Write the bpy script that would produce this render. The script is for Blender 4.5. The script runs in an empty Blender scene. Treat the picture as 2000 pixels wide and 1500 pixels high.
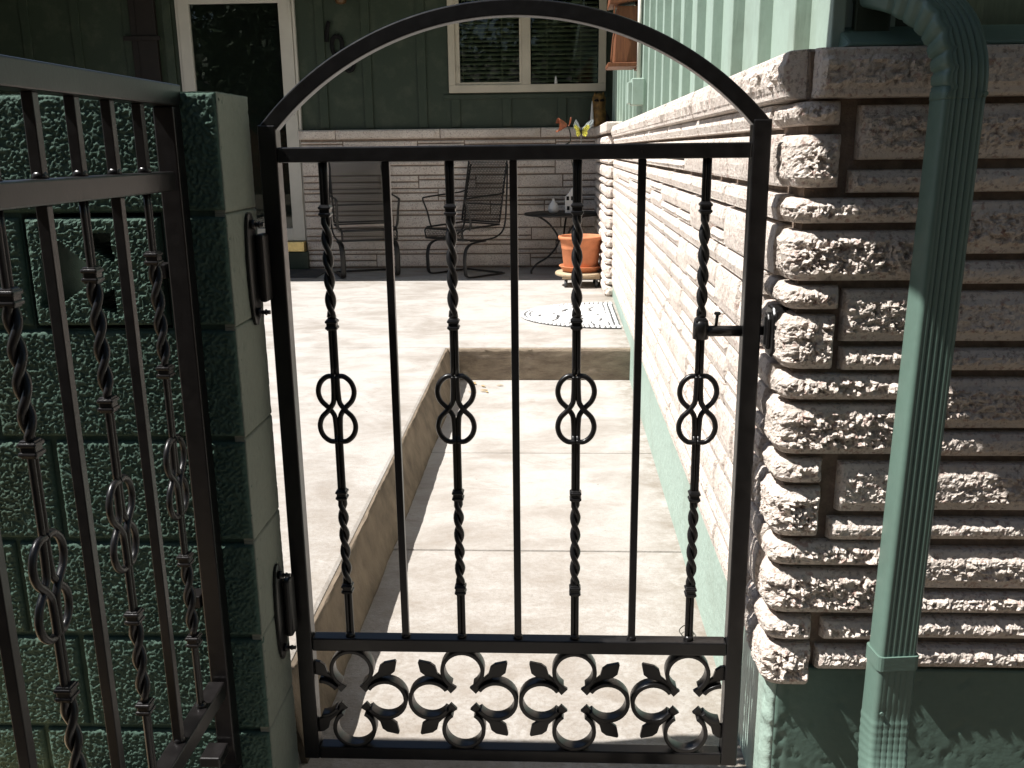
import bpy, math, random
import numpy as np
from mathutils import Matrix, Vector
random.seed(7)
S = bpy.context.scene
col = S.collection

# ------------------------------------------------------------------ camera, light
CAM_Y, CAM_Z = -1.89, 1.44
cd = bpy.data.cameras.new('camera'); cam = bpy.data.objects.new('camera', cd); col.objects.link(cam)
cd.sensor_width = 36; cd.lens = 36*1807/2000; cd.clip_start = .05; cd.clip_end = 3000
R3 = Matrix(((0.9990214, 0.0428702, -0.0108789), (0.0, 0.2459675, 0.9692781), (0.0442290, -0.9683296, 0.2457268)))  # columns = world axes in camera space
cam.matrix_world = Matrix.Translation((0, CAM_Y, CAM_Z)) @ R3.transposed().to_4x4()
S.camera = cam
SUN_EL, SUN_AZ = math.radians(58.5), math.radians(10)      # light travels to +x and a little to +y
w = bpy.data.worlds.new('World'); S.world = w; w.use_nodes = True
nt = w.node_tree; sk = nt.nodes.new('ShaderNodeTexSky'); sk.sky_type = 'NISHITA'; sk.sun_disc = False
sk.sun_elevation = SUN_EL; sk.sun_rotation = math.radians(270-10)
nt.links.new(sk.outputs[0], nt.nodes['Background'].inputs[0]); nt.nodes['Background'].inputs[1].default_value = .05
sl = bpy.data.lights.new('sun', 'SUN'); sl.energy = 5; sl.angle = math.radians(.5); sl.color = (1, .97, .93)
so = bpy.data.objects.new('sun', sl); col.objects.link(so)
so.rotation_euler = Vector((math.cos(SUN_EL)*math.cos(SUN_AZ), math.cos(SUN_EL)*math.sin(SUN_AZ), -math.sin(SUN_EL))).to_track_quat('-Z', 'Y').to_euler()
so.location = (-6, -1, 9)
S.view_settings.view_transform = 'Standard'; S.view_settings.look = 'None'
S.view_settings.exposure = .98; S.view_settings.gamma = 1

# ------------------------------------------------------------------ helpers
def link(o, parent=None):
    col.objects.link(o)
    if parent is not None:
        o.parent = parent; o.matrix_parent_inverse = parent.matrix_basis.inverted() if parent.parent is None else Matrix()
    return o
def tag(o, label=None, cat=None, group=None, kind=None):
    for k, v in (('label', label), ('category', cat), ('group', group), ('kind', kind)):
        if v: o[k] = v
    return o
def empty(name, loc, label=None, cat=None, group=None, rz=0):
    o = bpy.data.objects.new(name, None); o.empty_display_size = .1; o.location = loc; o.rotation_euler.z = rz
    o.matrix_basis = Matrix.Translation(loc) @ Matrix.Rotation(rz, 4, 'Z')
    col.objects.link(o); return tag(o, label, cat, group)

class MB:
    def __init__(s): s.v = []; s.f = []; s.sm = []
    def add(s, v, f, smooth=False):
        b = len(s.v); s.v += [tuple(map(float, p)) for p in v]; s.f += [tuple(i+b for i in q) for q in f]; s.sm += [smooth]*len(f)
    def box(s, x0, x1, y0, y1, z0, z1):
        s.add([(x0,y0,z0),(x1,y0,z0),(x1,y1,z0),(x0,y1,z0),(x0,y0,z1),(x1,y0,z1),(x1,y1,z1),(x0,y1,z1)],
              [(0,3,2,1),(4,5,6,7),(0,1,5,4),(1,2,6,5),(2,3,7,6),(3,0,4,7)]); return s
    def hexa(s, bot, top):
        n = len(bot)
        s.add(list(bot)+list(top), [tuple(range(n-1,-1,-1)), tuple(range(n,2*n))]+[(i,(i+1)%n,n+(i+1)%n,n+i) for i in range(n)]); return s
    def prism(s, poly, fn, d0, d1):
        a = [fn(p[0],p[1],d0) for p in poly]; b = [fn(p[0],p[1],d1) for p in poly]; return s.hexa(a, b)
    def loft(s, rings, smooth=True, caps=True):
        n = len(rings[0]); v = [p for r in rings for p in r]; f = []
        for k in range(len(rings)-1):
            for i in range(n): f.append((k*n+i, k*n+(i+1)%n, (k+1)*n+(i+1)%n, (k+1)*n+i))
        s.add(v, f, smooth)
        if caps:
            b = len(s.v)-len(v)
            s.f += [tuple(b+i for i in range(n-1,-1,-1)), tuple(b+(len(rings)-1)*n+i for i in range(n))]; s.sm += [False, False]
        return s
    def tube(s, pts, r, n=8, flat=None, caps=True, up=(0,0,1)):
        pts = [Vector(p) for p in pts]; rings = []; prev = None
        for i, p in enumerate(pts):
            t = (pts[min(i+1,len(pts)-1)]-pts[max(i-1,0)]).normalized()
            if prev is None:
                u = Vector(up); 
                if abs(u.dot(t)) > .95: u = Vector((0,1,0)) if abs(t.y) < .9 else Vector((1,0,0))
                a = (u-t*u.dot(t)).normalized()
            else: a = (prev-t*prev.dot(t)).normalized()
            prev = a; b = t.cross(a)
            rr = r[i] if isinstance(r, (list, tuple)) else r
            ra, rb = (rr, rr) if flat is None else flat
            rings.append([p+a*(ra*math.cos(2*math.pi*k/n))+b*(rb*math.sin(2*math.pi*k/n)) for k in range(n)])
        return s.loft(rings, True, caps)
    def bar(s, p, q, wx, wy, up=(0,1,0)):
        p = Vector(p); q = Vector(q); t = (q-p).normalized(); u = Vector(up); a = (u-t*u.dot(t)).normalized(); b = t.cross(a)
        R = lambda c: [c+a*wx/2*i+b*wy/2*j for i, j in ((-1,-1),(1,-1),(1,1),(-1,1))]
        return s.hexa(R(p), R(q))
    def lathe(s, prof, c=(0,0,0), n=24):
        rings = [[(c[0]+r*math.cos(2*math.pi*k/n), c[1]+r*math.sin(2*math.pi*k/n), c[2]+z) for k in range(n)] for r, z in prof]
        return s.loft(rings)
    def build(s, name, mat, parent=None, bevel=0, kind=None):
        m = bpy.data.meshes.new(name); m.from_pydata(s.v, [], s.f); m.materials.append(mat)
        m.polygons.foreach_set('use_smooth', s.sm); m.update()
        o = bpy.data.objects.new(name, m); link(o, parent)
        if bevel:
            b = o.modifiers.new('bevel', 'BEVEL'); b.width = bevel; b.segments = 2; b.limit_method = 'ANGLE'; b.harden_normals = False
        if kind: o['kind'] = kind
        return o
def box(name, mat, parent, x0, x1, y0, y1, z0, z1, bevel=0, kind=None):
    return MB().box(x0,x1,y0,y1,z0,z1).build(name, mat, parent, bevel, kind)
def spline(P, k=6):
    P = [Vector(p) for p in P]; out = []
    for i in range(len(P)-1):
        a = P[max(i-1,0)]; b = P[i]; c = P[i+1]; d = P[min(i+2,len(P)-1)]
        for j in range(k):
            t = j/k; out.append(.5*((2*b)+(c-a)*t+(2*a-5*b+4*c-d)*t*t+(3*b-a-3*c+d)*t**3))
    return out+[P[-1]]
def copy_thing(o, M, label=None):
    c = o.copy(); col.objects.link(c); c.matrix_basis = M
    if label: c['label'] = label
    for ch in [k for k in bpy.data.objects if k.parent == o]:
        d = ch.copy(); col.objects.link(d); d.parent = c
        for g in [k for k in bpy.data.objects if k.parent == ch]:
            e = g.copy(); col.objects.link(e); e.parent = d
    return c
_rs = np.random.RandomState(3); _LAT = _rs.rand(256, 256)
def vnoise(x, y, seed=0):
    x = x+seed*17.31+500; y = y+seed*9.77+500
    xi = np.floor(x).astype(int); yi = np.floor(y).astype(int); fx = x-xi; fy = y-yi
    fx = fx*fx*(3-2*fx); fy = fy*fy*(3-2*fy); g = lambda a, b: _LAT[a % 256, b % 256]
    return (g(xi,yi)*(1-fx)+g(xi+1,yi)*fx)*(1-fy)+(g(xi,yi+1)*(1-fx)+g(xi+1,yi+1)*fx)*fy
def fbm(x, y, seed=0, o=3):
    r = 0; a = 1; t = 0
    for i in range(o): r = r+a*vnoise(x*2**i, y*2**i, seed+i*5); t += a; a *= .5
    return r/t
def facets(x, y, seed=0):
    """broken-stone relief: every Voronoi cell is its own tilted chip."""
    x = x+seed*13.7+900; y = y+seed*5.3+900; xi = np.floor(x).astype(int); yi = np.floor(y).astype(int)
    best = np.full(x.shape, 9.); out = np.zeros(x.shape)
    for i in (-1, 0, 1):
        for j in (-1, 0, 1):
            cx, cy = xi+i, yi+j; rx = _LAT[cx % 256, cy % 256]; ry = _LAT[(cx+71) % 256, (cy+33) % 256]; rh = _LAT[(cx+17) % 256, (cy+119) % 256]
            dx = x-cx-rx; dy = y-cy-ry; d = dx*dx+dy*dy; m = d < best; best = np.where(m, d, best)
            out = np.where(m, rh+.75*((ry-.5)*dx+(rx-.5)*dy)*1.6, out)
    return out
def grid_mesh(name, P, mat, parent, smooth=True, flip=False, kind=None, backs=None):
    """P (n,m,3) front points; rim is carried back to `backs` (n,m,3) so the piece has depth."""
    n, m = P.shape[:2]; V = P.reshape(-1, 3).tolist(); idx = np.arange(n*m).reshape(n, m)
    F = np.stack([idx[:-1,:-1], idx[1:,:-1], idx[1:,1:], idx[:-1,1:]], -1).reshape(-1, 4).tolist()
    sm = [smooth]*len(F)
    rim = list(idx[:,0])+list(idx[-1,1:])+list(idx[-2::-1,-1])+list(idx[0,-2:0:-1])
    if backs is not None:
        b0 = len(V); Bk = backs.reshape(-1, 3); V += [Bk[i].tolist() for i in rim]; k = len(rim)
        for i in range(k): F.append([int(rim[(i+1)%k]), int(rim[i]), b0+i, b0+(i+1)%k]); sm.append(False)
    if flip: F = [q[::-1] for q in F]
    return V, F, sm
def mesh_obj(name, V, F, sm, mat, parent, kind=None):
    me = bpy.data.meshes.new(name); me.from_pydata(V, [], F); me.materials.append(mat); me.polygons.foreach_set('use_smooth', sm); me.update()
    o = bpy.data.objects.new(name, me); link(o, parent)
    if kind: o['kind'] = kind
    return o

# ------------------------------------------------------------------ materials
class NT:
    def __init__(s, name):
        s.m = bpy.data.materials.new(name); s.m.use_nodes = True; s.t = s.m.node_tree; s.b = s.t.nodes['Principled BSDF']
        s.pos = s.t.nodes.new('ShaderNodeNewGeometry').outputs['Position']
    def n(s, typ, **kw):
        o = s.t.nodes.new(typ)
        for k, v in kw.items():
            if k in o.inputs.keys(): s.set(o.inputs[k], v)
            else: setattr(o, k, v)
        return o
    def set(s, inp, v):
        if isinstance(v, bpy.types.NodeSocket): s.t.links.new(v, inp)
        else: inp.default_value = v
    def noise(s, scale, detail=4, rough=.55, stretch=(1,1,1), dist=0):
        mp = s.n('ShaderNodeMapping', Scale=stretch); s.t.links.new(s.pos, mp.inputs[0])
        return s.n('ShaderNodeTexNoise', Vector=mp.outputs[0], Scale=scale, Detail=detail, Roughness=rough, Distortion=dist).outputs[0]
    def vor(s, scale, feature='F1', stretch=(1,1,1)):
        mp = s.n('ShaderNodeMapping', Scale=stretch); s.t.links.new(s.pos, mp.inputs[0])
        return s.n('ShaderNodeTexVoronoi', feature=feature, Vector=mp.outputs[0], Scale=scale).outputs[0]
    def ramp(s, fac, a, b):
        o = s.n('ShaderNodeMapRange'); s.t.links.new(fac, o.inputs[0]); o.inputs[1].default_value = a; o.inputs[2].default_value = b; return o.outputs[0]
    def mix(s, fac, a, b):
        o = s.n('ShaderNodeMix', data_type='RGBA'); s.set(o.inputs[0], fac)
        for i, v in ((6, a), (7, b)): s.set(o.inputs[i], v if isinstance(v, bpy.types.NodeSocket) else (*v, 1))
        return o.outputs[2]
    def math(s, op, a, b):
        o = s.n('ShaderNodeMath', operation=op); s.set(o.inputs[0], a); s.set(o.inputs[1], b); return o.outputs[0]
    def bump(s, h, dist, strength=1):
        o = s.n('ShaderNodeBump', Strength=strength, Distance=dist, Height=h); s.t.links.new(o.outputs[0], s.b.inputs['Normal'])
    def done(s, colr, rough=.7, spec=.5, metal=0, **kw):
        s.set(s.b.inputs['Base Color'], colr if isinstance(colr, bpy.types.NodeSocket) else (*colr, 1))
        s.set(s.b.inputs['Roughness'], rough); s.b.inputs['Specular IOR Level'].default_value = spec; s.b.inputs['Metallic'].default_value = metal
        for k, v in kw.items(): s.b.inputs[k].default_value = v
        return s.m
def m_plain(name, c, rough=.6, var=.25, scale=12, bump=.0, bscale=80, spec=.4, metal=0):
    t = NT(name); f = t.noise(scale, 5)
    c2 = tuple(x*(1-var) for x in c); c1 = tuple(min(1, x*(1+var*.6)) for x in c)
    if bump: t.bump(t.noise(bscale, 4), bump)
    return t.done(t.mix(t.ramp(f, .3, .7), c2, c1), rough, spec, metal)
def m_concrete():
    t = NT('concrete'); c = t.mix(t.ramp(t.noise(1.9, 7, .68, (1,1.5,1), .4), .44, .64), (.385,.365,.34), (.27,.243,.215))
    c = t.mix(t.math('MULTIPLY', t.ramp(t.noise(4.5, 9, .75, (.8,1.5,1), 1.2), .55, .72), .6), c, (.23,.19,.155))
    c = t.mix(t.math('MULTIPLY', t.ramp(t.noise(26, 8, .8), .5, .75), .4), c, (.27,.235,.20))
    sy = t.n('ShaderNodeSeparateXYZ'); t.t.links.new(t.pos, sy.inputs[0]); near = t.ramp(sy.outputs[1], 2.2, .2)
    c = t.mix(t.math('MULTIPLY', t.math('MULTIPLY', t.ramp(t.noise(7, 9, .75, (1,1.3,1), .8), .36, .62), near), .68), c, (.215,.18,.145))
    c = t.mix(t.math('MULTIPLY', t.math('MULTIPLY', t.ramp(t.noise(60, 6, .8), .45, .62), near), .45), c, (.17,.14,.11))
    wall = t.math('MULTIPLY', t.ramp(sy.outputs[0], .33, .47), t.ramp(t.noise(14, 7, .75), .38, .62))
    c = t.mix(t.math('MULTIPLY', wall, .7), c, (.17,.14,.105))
    c = t.mix(t.math('MULTIPLY', t.ramp(t.noise(240, 3), .6, .8), .35), c, (.25,.22,.19))
    c = t.mix(t.math('MULTIPLY', t.ramp(t.noise(33, 3), .70, .76), .6), c, (.14,.115,.10))
    t.bump(t.math('ADD', t.math('MULTIPLY', t.noise(190, 4), .5), t.noise(60, 5, .6, (.6,1.8,1))), .0035, .8)
    return t.done(c, .88, .25)
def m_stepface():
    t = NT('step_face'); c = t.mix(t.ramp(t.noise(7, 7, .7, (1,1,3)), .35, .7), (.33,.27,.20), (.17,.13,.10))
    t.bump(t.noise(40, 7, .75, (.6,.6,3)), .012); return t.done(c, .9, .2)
def m_stone():
    t = NT('stone'); c = t.mix(t.ramp(t.noise(6, 4), .3, .7), (.83,.745,.665), (.71,.62,.545))
    c = t.mix(t.math('MULTIPLY', t.ramp(t.noise(105, 4, .65), .54, .64), .8), c, (.22,.165,.14))
    c = t.mix(t.math('MULTIPLY', t.ramp(t.noise(70, 3), .58, .66), .65), c, (.40,.23,.19))
    c = t.mix(t.math('MULTIPLY', t.ramp(t.noise(210, 3), .56, .66), .7), c, (.78,.71,.64))
    c = t.mix(t.math('MULTIPLY', t.ramp(t.noise(2.3, 3), .45, .7), .35), c, (.42,.36,.31))
    t.bump(t.math('ADD', t.noise(240, 6, .7), t.math('MULTIPLY', t.noise(85, 4), 1.3)), .007, .9)
    return t.done(c, .88, .2)
def m_block():
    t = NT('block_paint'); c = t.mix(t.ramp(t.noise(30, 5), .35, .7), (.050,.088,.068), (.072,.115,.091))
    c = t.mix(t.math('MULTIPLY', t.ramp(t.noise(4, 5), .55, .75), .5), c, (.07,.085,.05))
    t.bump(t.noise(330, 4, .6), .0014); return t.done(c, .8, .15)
def m_paint(name, c, dirt=(.12,.13,.09), rough=.5, bump=.0008, bscale=120, stretch=(1,1,1)):
    t = NT(name); cc = t.mix(t.math('MULTIPLY', t.ramp(t.noise(5, 6, .65), .5, .8), .4), c, dirt)
    cc = t.mix(t.math('MULTIPLY', t.ramp(t.noise(60, 4), .4, .8), .25), cc, tuple(x*.7 for x in c))
    t.bump(t.noise(bscale, 5, .6, stretch), bump); return t.done(cc, rough, .4)
def m_iron(name='black_iron', c=(.006,.0055,.0055), rough=.30):
    t = NT(name); f = t.noise(45, 4); t.bump(t.noise(170, 3), .00015)
    return t.done(t.mix(t.ramp(f, .4, .7), c, tuple(x*1.5 for x in c)), t.n('ShaderNodeMapRange', Value=f, **{'To Min': rough-.07, 'To Max': rough+.12}).outputs[0], .42)
def m_wood(name, c, d, stretch=(14,14,1.2)):
    t = NT(name); f = t.noise(6, 6, .6, stretch, .4); t.bump(f, .0015); return t.done(t.mix(t.ramp(f, .3, .7), c, d), .55, .4)
def m_glass():
    t = NT('window_glass'); N = t.t.nodes; out = [n for n in N if n.type == 'OUTPUT_MATERIAL'][0]
    gl = N.new('ShaderNodeBsdfGlossy'); gl.inputs['Roughness'].default_value = .01
    tr = N.new('ShaderNodeBsdfTransparent'); tr.inputs[0].default_value = (.75,.8,.76,1)
    fr = N.new('ShaderNodeFresnel'); fr.inputs[0].default_value = 1.45
    wob = N.new('ShaderNodeBump'); wob.inputs['Distance'].default_value = .0006; t.t.links.new(t.noise(3, 2), wob.inputs['Height']); t.t.links.new(wob.outputs[0], gl.inputs['Normal'])
    mx = N.new('ShaderNodeMixShader'); t.t.links.new(fr.outputs[0], mx.inputs[0]); t.t.links.new(tr.outputs[0], mx.inputs[1]); t.t.links.new(gl.outputs[0], mx.inputs[2])
    t.t.links.new(mx.outputs[0], out.inputs[0]); return t.m
M = dict(
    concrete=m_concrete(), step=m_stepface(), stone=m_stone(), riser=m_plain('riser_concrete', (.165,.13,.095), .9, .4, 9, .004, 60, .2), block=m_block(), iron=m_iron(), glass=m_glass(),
    fence_iron=m_iron('fence_iron', (.007,.006,.006), .3),
    chair=m_iron('chair_iron', (.012,.011,.010), .5), mesh=m_plain('chair_mesh', (.025,.022,.018), .6),
    mortar=m_plain('mortar', (.235,.18,.14), .95, .35, 30, .004, 150, .15),
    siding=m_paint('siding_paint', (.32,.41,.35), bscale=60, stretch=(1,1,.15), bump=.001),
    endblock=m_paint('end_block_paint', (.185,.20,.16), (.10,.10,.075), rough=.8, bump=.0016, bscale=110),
    base_shaded=m_paint('foundation_paint_shaded', (.095,.15,.122), (.07,.10,.08), bump=.0012, bscale=45),  # same foundation paint, darkened to carry the shade on the front face
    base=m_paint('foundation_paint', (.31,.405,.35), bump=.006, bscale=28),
    spout=m_paint('downspout_paint', (.115,.18,.148), (.085,.12,.10), .36, .0003),
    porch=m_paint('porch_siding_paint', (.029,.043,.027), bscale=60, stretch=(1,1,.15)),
    trim=m_plain('door_trim', (.55,.52,.46), .45, .08, 5), wframe=m_plain('window_vinyl', (.50,.45,.36), .45, .1, 5),
    black=m_plain('matte_black', (.005,.005,.005), .7, spec=.2), bronze=m_plain('lantern_bronze', (.10,.055,.02), .45), dark=m_plain('dark_interior', (.02,.022,.02), .8),
    blind=m_plain('blind_slat', (.60,.56,.40), .5), brass=m_plain('brass_sill', (.75,.58,.25), .3, .2, 20, metal=.6),
    soffit=m_plain('soffit', (.20,.25,.21), .7), terracotta=m_plain('terracotta', (.52,.19,.085), .75, .18, 14, .0008, 160),
    saltwhite=m_plain('salt_crust', (.62,.52,.45), .9), wood=m_wood('pale_board', (.50,.40,.27), (.32,.24,.15), (3,14,14)),
    redwood=m_wood('orange_cedar', (.20,.072,.026), (.11,.038,.016)), darkwood=m_plain('dark_stained_wood', (.014,.010,.008), .6),
    white=m_plain('white_glaze', (.62,.62,.60), .35, .1, 9), owl=m_plain('carved_wood', (.22,.12,.03), .6, .6, 25),
    yellow=m_plain('yellow_wing', (.80,.74,.10), .5, .15, 40), clear=m_plain('clear_wing', (.45,.50,.52), .3, .3, 30),
    orange=m_plain('orange_petal', (.20,.05,.015), .5, .5, 18), stem=m_plain('stem_wire', (.03,.028,.02), .5),
    matbase=m_plain('mat_rubber', (.05,.05,.05), .8), mattile=m_plain('mat_stone_face', (.62,.62,.62), .8, .12, 60, .001, 200),
    tan=m_plain('paver_tan', (.42,.31,.19), .9, .3, 12, .002), soil=m_plain('ground_soil', (.11,.09,.065), .95, .4, 3),
    rubber=m_plain('castor_rubber', (.06,.065,.07), .5), leaf=m_plain('dry_leaf', (.38,.27,.13), .8, .3, 60),
    green=m_plain('tree_leaf', (.05,.085,.03), .6, .4, 5), bark=m_plain('tree_bark', (.09,.065,.045), .9, .4, 10),
    ob=m_plain('orange_brick', (.38,.17,.09), .9, .25, 8), bulb=m_plain('lamp_glass', (.25,.17,.08), .15), roofm=m_plain('roof_shingle', (.12,.11,.10), .9),
)

# ------------------------------------------------------------------ ground and paving
box('ground', M['soil'], None, -400, 400, -400, 400, -.12, -.06, kind='structure')
walk = tag(bpy.data.objects.new('walkway', None), kind='structure'); col.objects.link(walk)
for y0, y1 in ((-3.2, -1.35), (-1.343, -.012), (-.006, 1.275), (1.284, 2.412), (2.419, 3.95)):
    MB().hexa([(-.70,y0,-.055),(.55,y0,-.055),(.55,y1,-.055),(-.70,y1,-.055)], [(-.70,y0,0),(.55,y0,0),(.55,y1,0),(-.70,y1,0)]).build('slab', M['concrete'], walk, .006)
box('joint_bed', M['mortar'], walk, -.7, .55, -3.2, 3.95, -.058, -.012)
patio = tag(bpy.data.objects.new('patio', None), kind='structure'); col.objects.link(patio)
PZ = .22
def edge_slab(pt, pb, name='slab'):
    MB().hexa([(x,y,-.05) for x,y in pb], [(x,y,PZ) for x,y in pt]).build(name, M['concrete'], patio, .014)
edge_slab([(-9,.03),(-.645,.03),(-.66,1.9),(-.682,3.868),(-9,3.868)], [(-9,.03),(-.60,.03),(-.60,1.9),(-.60,3.868),(-9,3.868)])
edge_slab([(-9,3.876),(.80,3.876),(.80,8.3),(-9,8.3)], [(-9,3.90),(.80,3.90),(.80,8.3),(-9,8.3)])
# rough cast faces of the two risers, as thin skins a few millimetres proud
def riser(fn, L, name, seed, mt=None):
    n, m = int(L/.03), 10; s, t = np.meshgrid(np.linspace(0, L, n), np.linspace(0, 1, m), indexing='ij')
    o = .004+.012*fbm(s*6, t*9, seed)+.006*fbm(s*25, t*14, seed+2); P = fn(s, t, o); B = fn(s, t, o*0-.02)
    mesh_obj(name, *grid_mesh(name, P, None, None, backs=B), mt or M['step'], patio)
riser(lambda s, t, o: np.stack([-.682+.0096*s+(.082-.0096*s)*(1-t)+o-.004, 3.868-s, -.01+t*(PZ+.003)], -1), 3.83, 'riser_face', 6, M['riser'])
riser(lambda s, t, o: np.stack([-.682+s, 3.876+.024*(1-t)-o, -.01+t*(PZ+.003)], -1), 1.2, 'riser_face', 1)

# ------------------------------------------------------------------ house (right wing wall, porch wall, roofs)
house = empty('house', (.5, 0, 0), 'green board and batten house with pale split stone wainscot and a shaded porch', 'house')
YF = -.085; XC = .474; FL = .007                       # front plane, corner x, flare of the side wall
def wall_path(p):
    """p<0 runs back along the side wall, p>0 along the front; returns position and outward normal."""
    s = np.where(p < 0, 0, 1.0); px = np.where(p < 0, XC+FL*(-p), XC+p); py = np.where(p < 0, YF-p, YF)
    k = np.clip(p/.012*.5+.5, 0, 1); k = k*k*(3-2*k); a = k*math.pi/2
    nx, ny = -np.cos(a), -np.sin(a)
    rnd = np.maximum(0, 1-np.abs(p)/.012)*.004
    return px-nx*rnd, py-ny*rnd, nx, ny
def stone_geo(p0, p1, z0, z1, cell, seed, depth=.034, rough=.010, strip=.014, path=wall_path, czf=1., lo=.42, er=.010, sm0=.4):
    if (z1-z0) < .06: strip = .008
    if path is wall_path and p0 < -.03 < .03 < p1:      # a corner stone: step evenly along its rounded outer face
        A = np.linspace(p0-.018, p1+.018, int((p1-p0+.036)/cell)+1); ps = np.where(np.abs(A) < .03, A*.4, A-np.sign(A)*.018)
    else: A = ps = np.linspace(p0, p1, max(6, int((p1-p0)/cell)+1))
    n = len(ps); m = max(6, int((z1-z0)/(cell*czf))+1)
    zs = np.concatenate([[z0, z0+.0016, z0+strip*.35, z0+strip*.9], np.linspace(z0+strip*1.15, z1-strip*1.15, max(3, m-6)), [z1-strip*.9, z1-strip*.35, z1-.0016, z1]])
    p, z = np.meshgrid(ps, zs, indexing='ij'); q = np.meshgrid(A, zs, indexing='ij')[0]
    jit = .004*(fbm(z*40, z*0+seed, seed)-.5)
    ee = np.minimum(p-p0, p1-p)+jit; ez = np.minimum(z-z0, z1-z)
    rnd = np.clip(ee/er, 0, 1); rnd = np.sqrt(1-(1-rnd)**2)
    st = np.clip(ez/strip, 0, 1); core = np.clip((ez-strip)/.007, 0, 1)*np.clip(ee/.012, 0, 1)
    nz = fbm(p*34, z*34, seed, 3); nz2 = fbm(p*95, z*95, seed+3, 2); soft = sm0+(1-sm0)*np.clip((fbm(p*5, z*5, seed+9)-.35)*4, 0, 1)
    wq = q+.004*(fbm(q*90, z*90, seed+6, 2)-.5); wz = z+.004*(fbm(q*90, z*90, seed+7, 2)-.5)
    g = .62*facets(wq*62, wz*70, seed)+.48*facets(wq*125, wz*140, seed+4)+.5*fbm(q*50, z*50, seed, 2)+.15*vnoise(q*260, z*260, seed)
    edge = np.clip(ez/.0035, 0, 1); edge = np.sqrt(1-(1-edge)**2)
    o = depth*(lo+(max(.74, lo)-lo)*st)*(.45+.55*edge)+core*(.005+rough*soft*(g-.75)*(np.clip(.3+(p+.006)/.02, .3, 1) if path is wall_path and p1 > 0 else 1))
    o = o*(.25+.75*rnd)
    px, py, nx, ny = path(p); P = np.stack([px+nx*o, py+ny*o, z], -1); B = np.stack([px-nx*.012, py-ny*.012, z], -1)
    return grid_mesh('stone', P, None, None, smooth=False, backs=B, flip=False)
def fresh(name, m, parent, geo, kind=None):
    V, F, sm = geo; return mesh_obj(name, V, F, sm, m, parent, kind)
core = MB()
core.hexa([(XC-.0,YF+.001,.36),(2.6,YF+.001,.36),(2.6,YF+.2,.36),(XC+.2,YF+.2,.36),(XC+.2+FL*6.1,6.1,.36),(XC+FL*6.1,6.1,.36)],
          [(XC-.0,YF+.001,1.53),(2.6,YF+.001,1.53),(2.6,YF+.2,1.53),(XC+.2,YF+.2,1.53),(XC+.2+FL*6.1,6.1,1.53),(XC+FL*6.1,6.1,1.53)])
wall = core.build('stone_wall', M['mortar'], house)
side_rows = dict(A=(1.477,1.520),B=(1.364,1.461),C=(1.298,1.345),D=(1.189,1.284),E=(1.134,1.180),F=(1.016,1.123),G=(.954,1.005),H=(.841,.944),I=(.780,.830),J=(.664,.768),K=(.600,.652),L=(.492,.590),M=(.429,.480),N=(.345,.417))
FR = [('A',.394,.528,1.477,1.520),('A2',.561,.966,1.414,1.512),('B',.399,.532,1.364,1.461),('B2',.551,.932,1.354,1.396),('C',.439,.688,1.298,1.345),('C2',.738,.972,1.239,1.338),
 ('D',.442,.695,1.189,1.284),('D2',.742,1.030,1.182,1.226),('E',.439,.549,1.134,1.180),('F',.445,.546,1.016,1.123),('E2',.557,.697,1.071,1.173),('E3',.736,1.042,1.071,1.168),
 ('F2',.560,.705,1.014,1.059),('F3',.739,1.025,1.013,1.056),('G',.445,.696,.954,1.005),('G2',.733,1.066,.896,.997),('H',.446,.699,.841,.944),('H2',.737,1.029,.838,.887),
 ('I',.443,.542,.780,.830),('J',.440,.543,.664,.768),('I2',.575,.700,.719,.823),('I3',.712,1.071,.723,.822),('J2',.562,.698,.657,.703),('J3',.734,1.104,.660,.703),
 ('K',.446,.687,.600,.652),('K3',.732,1.096,.551,.638),('L',.448,.689,.492,.590),('L3',.728,1.116,.495,.540),('M',.444,.545,.429,.480),('M2',.565,.697,.431,.475),
 ('M3',.728,1.135,.437,.484),('N',.441,.546,.322,.417),('N2',.557,.692,.361,.411),('N3',.724,1.144,.369,.417)]
random.seed(11); seed = 1; far = MB()
for k, x0, x1, z0, z1 in FR:
    seed += 1
    ph = 1.35 if k in 'ABCDEFGHIJKLMN' else 1.0
    if k in side_rows:
        back = -(random.uniform(.05,.10) if x1 > .6 else random.uniform(.10,.26)); p1 = x1-XC
        fresh('stone', M['stone'], wall, stone_geo(back, p1, z0, z1, .0036, seed, rough=.021, lo=.58, strip=.011, sm0=.7))
        u = -back+.012; z0s, z1s = side_rows[k]
        while u < 5.85:
            L = random.uniform(.22,.62)*(1 if u < 2 else 1.35); e = min(u+L, 5.9); seed += 1
            if 5.9-e < .12: e = 5.9
            cell = .011 if u < 1.3 else .025
            parts = [(z0s, z1s)]
            if z1s-z0s > .09 and random.random() < .3:
                c = z0s+random.choice((.36,.62))*(z1s-z0s); parts = [(z0s, c-.006), (c+.006, z1s)]
            for a, b in parts:
                V, F, sm = stone_geo(-e, -u, a-.003, b+.003, cell, seed+a, rough=.0045, strip=.006, lo=.80, depth=.032, er=.006, czf=1. if u < 1.3 else .6)
                if u < 3.6: mesh_obj('stone', V, F, sm, M['stone'], wall)
                else: far.add(V, F, False)
            u = e+.010
    else:
        cell = .0036
        fresh('stone', M['stone'], wall, stone_geo(x0-XC, x1-XC, z0, z1, cell, seed, rough=.0135, lo=.60, strip=.016))
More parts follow.
